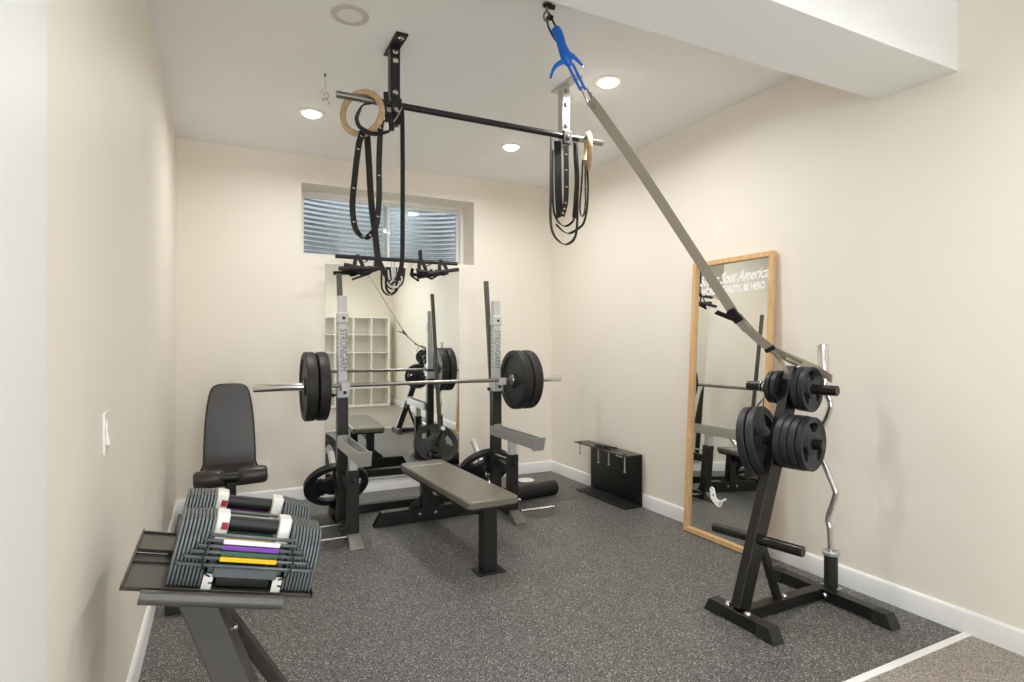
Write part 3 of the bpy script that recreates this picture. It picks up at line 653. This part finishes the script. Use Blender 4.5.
# hardware at the top
eb = thing('eyebolt', 'steel eyebolt with nuts screwed into the ceiling above the blue clamp', 'eyebolt', A)
bm = nb(); cyl(bm, A+V((-.0, 0, .01)), A+V((0, 0, -.035)), .007, 12); make('shank', bm, M_STEEL, eb)
bm = nb(); lathe(bm, [(0,0),(.022,0),(.022,.004),(0,.004)], A+V((0, 0, -.006)), (0, 0, 1), 20); make('washer', bm, M_STEEL, eb)
bm = nb(); cyl(bm, S(543.5, 5)+V((0, 0, 0)), S(555, 8), .010, 12); make('cross_pin', bm, M_BLACK, eb)
ec = A+V((0, 0, -.055)); bm = nb(); tube(bm, [ec+V((.014*math.cos(a)*.9, -.014*math.cos(a)*.4, .02*math.sin(a))) for a in [2*PI*i/20 for i in range(20)]], .005, 8, True); make('eye', bm, M_STEEL, eb)
cl = thing('blue_clamp', 'bright blue hook clamp with curved arms on the grey ceiling strap', 'clamp', S(566, 60))
def W(x, y, off=0.): return S(x, y)+across*off
for o_ in (-.014, .014):
    bm = nb(); tube(bm, catmull([W(549, 14, o_*.3), W(550+o_*120, 22, o_), W(555+o_*150, 33, o_), W(559+o_*60, 42, o_*.6)], 5), .0045, 8); make('top_cord', bm, M_BLACK, cl)
bm = nb(); tube(bm, catmull([W(548.5, 17, -.012), W(551, 19, .012)], 4), .011, 10); make('top_ring', bm, M_BLACK, cl)
bm = nb(); pts = catmull([W(555, 28), W(559, 36), W(562, 46), W(565, 54), W(568, 62), W(571, 66)], 5)
n_ = len(pts); tube(bm, pts, [.012+.012*math.sin(PI*min(1, .12+.95*i/n_))*(1+.35*math.cos(9*i/n_)) for i in range(n_)], 14); body = make('clamp_body', bm, M_BLUE, cl)
bm = nb(); pts = catmull([W(571, 60), W(563, 61.5), W(555, 67), W(550.5, 78)], 6); n_ = len(pts); tube(bm, pts, [.015-.010*i/n_ for i in range(n_)], 12); make('hook_arm', bm, M_BLUE, cl)
bm = nb(); pts = catmull([W(566, 52), W(574, 57), W(579, 62), W(583.5, 66.5)], 6); n_ = len(pts); tube(bm, pts, [.012-.008*i/n_ for i in range(n_)], 12); make('hook_arm', bm, M_BLUE, cl)
for o_ in (-.011, .011):
    bm = nb(); tube(bm, [W(570+o_*220, 64, o_*.2), W(583+o_*200, 90, o_*.2)], .006, 10); make('lower_rod', bm, M_BLUE, cl)
lk = catmull([W(581, 88), W(586.5, 89), W(591, 98), W(594.5, 107), W(589.5, 106), W(585, 97)], 5, True)
t = thing('quick_link', 'small dark steel link joining the blue clamp to the grey strap', 'link', W(588, 97))
bm = nb(); tube(bm, lk, .0042, 8, True); make('link_loop', bm, M_STEEL, t)
bm = nb(); cyl(bm, W(589.5, 92.5), W(593, 101), .0065, 8); make('sleeve_nut', bm, M_STEEL, t)

# ================================================================== CEILING PULL-UP BAR
PY, PZ = 2.85, 2.437
pu = thing('pull_up_bar', 'ceiling mounted pull-up bar on one black and one silver hanger', 'pull-up bar', (1.26, PY, PZ))
bm = nb(); cyl(bm, (.50, PY, PZ), (2.03, PY, PZ), .0165, 24); br = make('bar_tube', bm, M_BLACK, pu)
for x0, x1 in ((.495, .70), (1.86, 2.034)):
    bm = nb(); cyl(bm, (x0, PY, PZ), (x1, PY, PZ), .0172, 24); make('bar_end', bm, M_STEEL, pu, label='bare steel bar end')
for X, m, nm in ((.782, M_BLACK, 'black'), (1.783, M_SILV, 'silver')):
    bm = nb(); box(bm, (X-.025, PY+.002, 2.345 if nm == 'black' else 2.375), (X+.025, PY+.055, HC-.008)); hg = make('hanger', bm, m, pu, bevel=.003, label=nm+' hanger tube')
    bm = nb(); prism(bm, rrect(.06, .25, .006), .009, Mx.Translation((X, PY, HC-.009))); make('ceiling_plate', bm, m, hg, bevel=.001)
    bm = nb(); box(bm, (X-.027, PY-.02, PZ-.045), (X+.027, PY+.004, PZ+.03)); make('bar_saddle', bm, m if nm == 'black' else M_GREYP, hg, bevel=.003)
    for zz in ((2.705, 2.66, 2.50, 2.405) if nm == 'black' else (2.70, 2.62, 2.50, 2.43)):
        bm = nb(); lathe(bm, [(0,0),(.014,0),(.014,.003),(.009,.008),(0,.009)], (X, PY+.002-(.022 if zz < 2.47 else 0), zz), (0, -1, 0), 14); make('bolt', bm, M_CHR if nm == 'black' else M_STEEL, hg)
    bm = nb(); lathe(bm, [(0,0),(.014,0),(.014,.003),(.009,.008),(0,.009)], (X+.003, PY-.09, HC-.009), (0, 0, -1), 14); make('bolt', bm, M_CHR if nm == 'black' else M_STEEL, hg)
# wooden rings
def gym_ring(c, n, label):
    M = basis(c, n); bm = nb()
    tube(bm, [M @ V((.103*math.cos(a), .103*math.sin(a), 0)) for a in [2*PI*i/48 for i in range(48)]], .0155, 14, True)
    return tag(make('gym_ring', bm, M_RING), label, 'gym ring', 'wooden gym rings')
rc = V((.617, PY, 2.437-.103+.033)); gym_ring(rc, (.62, .76, -.05), 'wooden gym ring hung on the bare bar end beside the black hanger')
rc2 = V((1.93, PY, 2.437-.103+.033)); gym_ring(rc2, (.88, -.45, 0), 'wooden gym ring seen edge-on beside the silver hanger')
def strap(name, px, w, label, cat, grp, side=(0, 1, 0), Y=PY, m=None, marks=0, t=.0028, k=7):
    pts = [onY(x, y, Y+(dy[0] if dy else 0)) for x, y, *dy in px]
    pts = catmull(pts, k); bm = nb(); ribbon(bm, pts, w, t, side)
    if not marks: return tag(make(name, bm, m or M_WEB), label, cat, grp)
    lo = min(pts, key=lambda q: q.z); th = thing(name, label, cat, lo, grp); make('webbing', bm, m or M_WEB, th)
    for i in range(marks):
        j = int((i+.7)/(marks+.4)*(len(pts)-1)); d = (pts[j+1]-pts[j]).normalized(); s = (V(side)-d*V(side).dot(d)).normalized(); n = d.cross(s)
        bm = nb()
        M = Mx((s, d, n)).transposed().to_4x4(); M.translation = pts[j]
        box(bm, (-w*.22, -.0025, -t*.75), (w*.22, .0025, t*.75), M); make('stitch_mark', bm, M_WEBW, th)
    return th
G = 'black straps on the pull-up bar'
sd = (.7, .7, .0)
strap('ring_strap', [(362.5, 132), (361, 137), (358.5, 146), (355, 175), (352.5, 205), (355, 227), (362, 236.5), (369, 236), (376, 226), (379, 200), (379, 165), (380.5, 128), (382, 119)], .032, 'black webbing strap with pale stitch marks looped through the left wooden ring', 'strap', G, (.8, .35, 0), PY-.05, marks=9)
strap('resistance_band', [(366.5, 131, .04), (367.5, 140, .05), (369, 165, .06), (371.5, 205, .06), (375, 232, .06), (378, 258, .05), (383, 270, .04), (389, 279, .02), (393.5, 284, .01)], .033, 'wide black band hanging through the left wooden ring down to the hook cluster', 'band', G, (.9, .2, 0), PY, marks=0, t=.004)
strap('hanging_strap', [(400.5, 108), (402, 112), (402.6, 150), (402.6, 215), (402.3, 255), (401, 268), (398.5, 276), (396, 281)], .022, 'straight black strap dropping from beside the black hanger past the window', 'strap', G, (.93, -.3, 0), PY-.045, t=.004)
strap('hook_loop', [(388, 268), (386, 280), (387, 290), (391, 293.5), (396, 291), (399, 284)], .012, 'thin dark loop hanging lowest from the hook cluster under the straps', 'strap', G, (.9, -.3, 0), PY+.03)
strap('cradle_strap', [(369, 103, -.06), (362, 107, -.08), (357, 117, -.09), (358.5, 125, -.09), (364, 130, -.08), (372, 133.5, -.06), (382, 133, -.04), (390.5, 129.5, -.03), (391.5, 122, -.04)], .032, 'wide black strap curling through the left ring to the black hanger', 'strap', G, (.5, .6, .6), PY, t=.004)
t = thing('hook_cluster', 'pale steel hooks joining the strap ends below the mounted bar', 'hook', onY(395, 284, PY))
for pts in ([(390, 283), (394, 280), (399, 282), (397, 287), (392, 287)], [(393, 279), (397, 275), (402, 278), (400, 284)], [(388, 270), (389.5, 280)], [(394.5, 262), (395.5, 276)], [(391, 262), (393, 280)]):
    bm = nb(); tube(bm, catmull([onY(x, y, PY-.02) for x, y in pts], 5), .0045, 8); make('hook', bm, M_SILVT, t)
t = thing('buckle_cluster', 'black cam buckles and short webbing bunched under the black hanger', 'buckle', onY(388, 134, PY-.05))
for (x, y, w, h, r_) in ((384, 108, .03, .06, .3), (388, 118, .035, .05, -.4), (391, 127, .03, .045, .2), (386, 98, .025, .05, .5)):
    bm = nb(); prism(bm, rrect(w, h, .006), .02, BM(onY(x, y, PY-.045), (.95, -.2, .2*r_), (-.1*r_, .1, 1), (-.2, -.97, 0))); make('buckle', bm, M_BLACK, t, bevel=.003)
bm = nb(); ribbon(bm, catmull([onY(402, 108, PY-.05), onY(397, 117, PY-.05), onY(392, 124, PY-.05)], 5), .018, .004, (.3, .9, 0)); make('short_webbing', bm, M_WEBG, t)
# right hand straps
G2 = 'black straps by the silver hanger'
def rstrap(px, w, label, side, dy=0., marks=0, t=.003): return strap('hanging_strap', px, w, label, 'strap', G2, side, PY+dy, marks=marks, t=t)
rstrap([(551.5, 137), (551, 150), (550.8, 190), (550.5, 218), (553, 233), (560, 242), (567, 244), (574, 239), (577, 226), (577.5, 195), (577, 145)], .022, 'long black strap loop reaching lowest beneath the silver hanger', (.8, .4, 0), -.04)
rstrap([(557.5, 141), (558, 170), (558.5, 195), (559.5, 213), (560.5, 217)], .042, 'wide flat black band hanging straight beside the silver hanger', (.97, -.2, 0), .01, t=.005)
rstrap([(566, 146), (566.3, 170), (566, 198), (564, 210), (562, 216)], .030, 'black strap with a row of pale marks hanging below the silver hanger', (.97, -.2, 0), -.03, marks=6)
rstrap([(552.5, 150), (552.8, 200), (556, 218), (563, 225.5), (570, 224), (574.5, 215), (575.5, 180), (575, 143)], .018, 'narrow black strap loop hanging inside the longest loop', (.8, .4, 0), .02)
rstrap([(575.5, 140), (576, 160), (577, 178), (576, 200), (574.5, 218)], .045, 'wide black band hanging just left of the edge-on wooden ring', (.9, .4, 0), .05, t=.005)
rstrap([(586.5, 160), (588, 185), (587, 208), (584, 222), (579, 228), (570, 233), (563, 231), (556, 224)], .02, 'black strap sweeping from the edge-on wooden ring under the other loops', (.8, .4, 0), -.01)
rstrap([(585, 160), (585.5, 190), (585.3, 205), (584, 214), (581, 215), (580, 205), (581.5, 185), (583, 160)], .022, 'short black strap with pale marks folded under the edge-on wooden ring', (.8, .6, 0), -.03, marks=5)

# ================================================================== INCLINE BENCH IN THE CORNER
ib = thing('incline_bench', 'dark adjustable bench with upright backrest in the back left corner', 'bench', (.06, 3.9, 0))
bx = .058
poly = []
outl = [(-.150, 0), (-.158, .06), (-.155, .20), (-.148, .33), (-.135, .45), (-.115, .535), (-.085, .566), (-.04, .574)]
outl = outl + [(-x, z) for x, z in outl[::-1]]
MB = BM((bx, 4.26, .405), (1, 0, 0), (0, math.sin(.13), math.cos(.13)), (0, -math.cos(.13), math.sin(.13)))
bm = nb(); prism(bm, [(a.x, a.y) for a in catmull([(x, z, 0) for x, z in outl], 4, True)], .06, MB @ Mx.Translation((0, 0, -.03))); make('backrest', bm, M_VINYLB, ib, bevel=.016, ang=50)
bm = nb(); beam(bm, MB @ V((0, -.03, -.05)), MB @ V((0, .42, -.05)), .05, .04, (0, 1, 0)); make('backrest_frame', bm, M_BLACK, ib, bevel=.003)
bm = nb(); prism(bm, rrect(.30, .36, .04), .05, Mx.Translation((bx, 4.04, .40)) @ Mx.Rotation(math.radians(4), 4, 'X')); make('seat', bm, M_VINYLB, ib, bevel=.014)
for s in (-1, 1):
    bm = nb(); rp = V((bx+s*.04, 3.77, .465)); lathe(bm, [(0,0),(.04,0),(.048,.008),(.052,.03),(.052,.125),(.048,.145),(.035,.155),(0,.155)], rp, (s, 0, .02*s), 28); make('roller_pad', bm, M_VINYLB, ib)
bm = nb(); cyl(bm, (bx-.08, 3.77, .465), (bx+.08, 3.77, .465), .03, 16); make('roller_axle', bm, M_BLACK, ib)
bm = nb(); beam(bm, (bx, 3.77, .44), (bx+.01, 3.80, .10), .05, .05, (0, 1, 0)); make('front_post', bm, M_BLACK, ib, bevel=.003)
bm = nb(); box(bm, (bx-.03, 3.10, .02), (bx+.03, 4.60, .08)); make('base_tube', bm, M_BLACK, ib, bevel=.003)
bm = nb(); beam(bm, (bx, 4.2, .08), (bx, 4.2, .40), .06, .06, (0, 1, 0)); make('seat_post', bm, M_BLACK, ib, bevel=.003)
for y in (3.12, 4.58):
    bm = nb(); box(bm, (bx-.25, y-.028, .012), (bx+.25, y+.028, .06)); make('base_bar', bm, M_BLACK, ib, bevel=.003)
    for s in (-1, 1):
        bm = nb(); box(bm, (bx+s*.20, y-.036, 0), (bx+s*.285, y+.036, .066)); make('rubber_foot', bm, M_RUB, ib, bevel=.006)

# ================================================================== DUMBBELL STAND
TH = math.radians(13.5)
UX = V((math.cos(TH), 0, -math.sin(TH))); UZ = V((math.sin(TH), 0, math.cos(TH)))
def T(o): return BM(o, UX, (0, 1, 0), UZ)
def zt(x): return .644-math.tan(TH)*x          # tray top height
ds = thing('dumbbell_stand', 'dark steel stand with two slanted trays holding the adjustable dumbbells', 'dumbbell stand', (.06, 1.8, 0))
for y0, y1 in ((1.59, 1.775), (1.865, 2.03)):
    M = T((0, 0, zt(0))); tr = None
    bm = nb(); box(bm, (-.212, y0, -.004), (.222, y1, 0), M); tr = make('tray', bm, M_TRAY, ds)
    for a, b in (((-.212, y0, 0), (-.206, y1, .010)), ((.2195, y0, 0), (.222, y1, .012)), ((-.206, y0, 0), (.216, y0+.004, .006)), ((-.206, y1-.004, 0), (.216, y1, .006))):
        bm = nb(); box(bm, a, b, M); make('tray_lip', bm, M_TRAY, tr, bevel=.0012)
M = T((0, 0, zt(0)))
bm = nb(); box(bm, (-.2115, 1.772, -.045), (.20, 1.868, -.006), M); make('tray_bridge', bm, M_BLACK, ds, bevel=.002)
bm = nb(); box(bm, (-.212, 1.77, -.004), (-.206, 1.87, .008), M); make('tray_bridge_edge', bm, M_TRAY, ds)
for x in (-.10, .09):
    bm = nb(); box(bm, (x-.03, 1.60, -.034), (x+.03, 2.0, -.006), M); make('tray_support', bm, M_BLACK, ds, bevel=.003)
bm = nb(); cyl(bm, V((-.165, 1.562, .677)), V((.140, 1.562, .603)), .0165, 20); make('front_handle', bm, M_GREYP, ds)
for x in (-.12, .1):
    bm = nb(); tube(bm, [V((x, 1.562, zt(x)-.008)), V((x, 1.61, zt(x)-.012))], .010, 8); make('handle_stub', bm, M_BLACK, ds)
bm = nb(); hexa(bm, [(.11, 1.70, .0), (.195, 1.70, .0), (.195, 1.86, .0), (.11, 1.86, .0), (-.108, 1.70, .62), (-.023, 1.70, .62), (-.023, 1.86, .62), (-.108, 1.86, .62)]); make('column', bm, M_GREYP, ds, bevel=.006)
bm = nb(); beam(bm, (.27, 1.93, .02), (-.06, 1.93, .58), .06, .035, (1, 0, .7)); make('rear_strut', bm, M_TRAY, ds, bevel=.004)
bm = nb(); lathe(bm, [(0,0),(.012,0),(.012,.004),(.007,.009),(0,.009)], V((.035, 1.80, .46)), (1, 0, .35), 12); make('bolt', bm, M_CHR, ds)
bm = nb(); box(bm, (-.12, 1.60, 0), (.46, 1.66, .05)); make('base_foot', bm, M_BLACK, ds, bevel=.004)
bm = nb(); box(bm, (-.12, 1.96, 0), (.46, 2.02, .05)); make('base_foot', bm, M_BLACK, ds, bevel=.004)
bm = nb(); box(bm, (.12, 1.66, 0), (.25, 1.96, .05)); make('base_plate', bm, M_BLACK, ds, bevel=.004)

def dumbbell(yc, label):
    xc = .047
    o = V((xc, yc, zt(xc)))+UZ*.001; M = T(o)
    t = thing('adjustable_dumbbell', label, 'dumbbell', o, 'adjustable dumbbells on the stand')
    def P(x, y, z): return M @ V((x, y, z))
    NP = 9
    for s in (-1, 1):
        for k in range(NP):
            x = s*(.098+k*.0086); top = .164-.0010*k; hy = .074
            pr = [(-hy, 0), (hy, 0), (hy, .10), (hy-.010, .134), (.046, top), (-.046, top), (-hy+.010, .134), (-hy, .10)]
            bm = nb(); prism(bm, pr, .0076, M @ BM((x-.0038, 0, 0), (0, 1, 0), (0, 0, 1), (1, 0, 0))); make('end_plate', bm, M_SLAB, t, bevel=.0026)
    cols = [(None, .130), (M_WPRINT, .1165), (M_PUR, .103), (M_GRN, .0895), (M_YEL, .076), (None, .059)]
    for f in (-1, 1):
        for i, (c, z) in enumerate(cols):
            xe = .100+i*.0115; yy = f*(.079+.0022*i)
            bm = nb(); tube(bm, [P(-xe, f*.066, z), P(-xe, yy-f*.006, z), P(-xe+.006, yy, z), P(xe-.006, yy, z), P(xe, yy-f*.006, z), P(xe, f*.066, z)], .0046, 8); rl = make('side_rail', bm, M_SLAB, t)
            if c:
                bm = nb(); box(bm, (-.068, -.0066, -.0056), (.066, .0066, .0056), M @ Mx.Translation((0, yy, z))); make('rail_sleeve', bm, c, rl, bevel=.002)
        bm = nb(); box(bm, (-.075, f*.084-.004, .030), (.075, f*.084+.004, .056), M); make('lower_bar', bm, M_SLAB, t, bevel=.002)
        for x in (-.082, .080):
            bm = nb(); prism(bm, [(-.011, 0), (.011, 0), (.011, .012), (.002, .012), (.002, .018), (.011, .018), (.011, .036), (-.011, .036)], .006, M @ BM((x, f*.083+.003, .0), (1, 0, 0), (0, 0, 1), (0, -1, 0))); make('white_foot', bm, M_PLAST, t)
    bm = nb(); cyl(bm, P(-.062, 0, .140), P(.062, 0, .140), .019, 24); make('grip', bm, M_RUB, t)
    for s in (-1, 1):
        bm = nb(); prism(bm, [(-.036, .102), (.036, .102), (.036, .150), (.026, .170), (-.026, .170), (-.036, .150)], .032, M @ BM((s*.077-.017, 0, 0), (0, 1, 0), (0, 0, 1), (1, 0, 0))); ec = make('handle_end', bm, M_PLAST, t, bevel=.005); bm = nb(); box(bm, (s*.080-.008, -.068, .002), (s*.080+.008, .068, .094), M); make('core_wall', bm, M_SLAB, t, bevel=.003)
        if s < 0:
            bm = nb(); box(bm, (-.002, -.0372, .132), (.0135, -.0355, .150), M @ Mx.Translation((s*.077, 0, 0))); make('red_label', bm, M_RED, ec)
        bm = nb(); tube(bm, catmull([P(s*.088, -.05, .120), P(s*.098, -.085, .112), P(s*.106, -.098, .078), P(s*.095, -.100, .045), P(s*.08, -.094, .034)], 7), .0022, 6); make('pin_cord', bm, M_BLACK, t)
    bm = nb(); box(bm, (-.062, -.068, .004), (.062, .068, .02), M); make('inner_floor', bm, M_BLACK, t)
    return t
d0 = dumbbell(1.692, 'nearer adjustable block dumbbell with white, purple, green and yellow rails')
d1 = dup(d0, (0, .232, 0), 'farther adjustable block dumbbell half hidden on the rear tray')

# ================================================================== CUBE SHELF BEHIND THE CAMERA (seen in the mirror)
sx0, sx1, sy0, sy1, SH = 1.02, 2.745, YF+.02, -1.52, 1.735
sh = thing('cube_shelf', 'white open cube shelving unit reflected in the back wall mirror', 'shelf', ((sx0+sx1)/2, (sy0+sy1)/2, 0))
NC = 5; cw = (sx1-sx0-.03)/NC
for i in range(NC+1):
    bm = nb(); w = .036 if i in (0, NC) else .018; x = sx0+.015+i*cw; x = min(max(x, sx0+w/2), sx1-w/2)
    box(bm, (x-w/2, sy0+.005, .0025), (x+w/2, sy1, SH)); make('side_panel' if i in (0, NC) else 'divider', bm, M_SHELF, sh)
for j in range(NC+1):
    w = .036 if j in (0, NC) else .018; z = .018+j*(SH-.036)/NC
    bm = nb(); box(bm, (sx0+.001, sy0+.006, z-w/2+.003), (sx1-.001, sy1-.0005, z+w/2)); make('shelf_board', bm, M_SHELF, sh)
bm = nb(); box(bm, (sx0, sy0, .004), (sx1, sy0+.005, SH)); make('back_panel', bm, M_SHELF, sh)

# ================================================================== LIGHT, SKY, CAMERA
w = bpy.data.worlds.new('World'); bpy.context.scene.world = w; w.use_nodes = True
bg = w.node_tree.nodes['Background']; bg.inputs[0].default_value = (.84, .92, 1, 1); bg.inputs[1].default_value = 1.3
ld = bpy.data.lights.new('door_daylight', 'AREA'); ld.shape = 'RECTANGLE'; ld.size = .9; ld.size_y = 1.9; ld.energy = 30; ld.color = (.86, .94, 1)
lo = bpy.data.objects.new('door_daylight', ld); C.objects.link(lo); lo.location = (.45, YF-.2, 1.07); lo.rotation_euler = (math.radians(90), 0, 0)
cd = bpy.data.cameras.new('camera'); cam_ = bpy.data.objects.new('camera', cd); C.objects.link(cam_)
cd.sensor_width = 36; cd.lens = F*36/1024; cd.clip_start = .02
cam_.location = (0, 0, EYE); cam_.rotation_euler = (PI/2, 0, -YAW)
sc = bpy.context.scene; sc.camera = cam_
sc.view_settings.view_transform = 'Standard'; sc.view_settings.look = 'None'; sc.view_settings.gamma = 1; sc.view_settings.exposure = .42
try: sc.view_settings.use_curve_mapping = False
except Exception: pass
sc.cycles.max_bounces = 14; sc.cycles.diffuse_bounces = 10; sc.cycles.glossy_bounces = 6; sc.cycles.use_denoising = True
sc.cycles.sample_clamp_indirect = 6
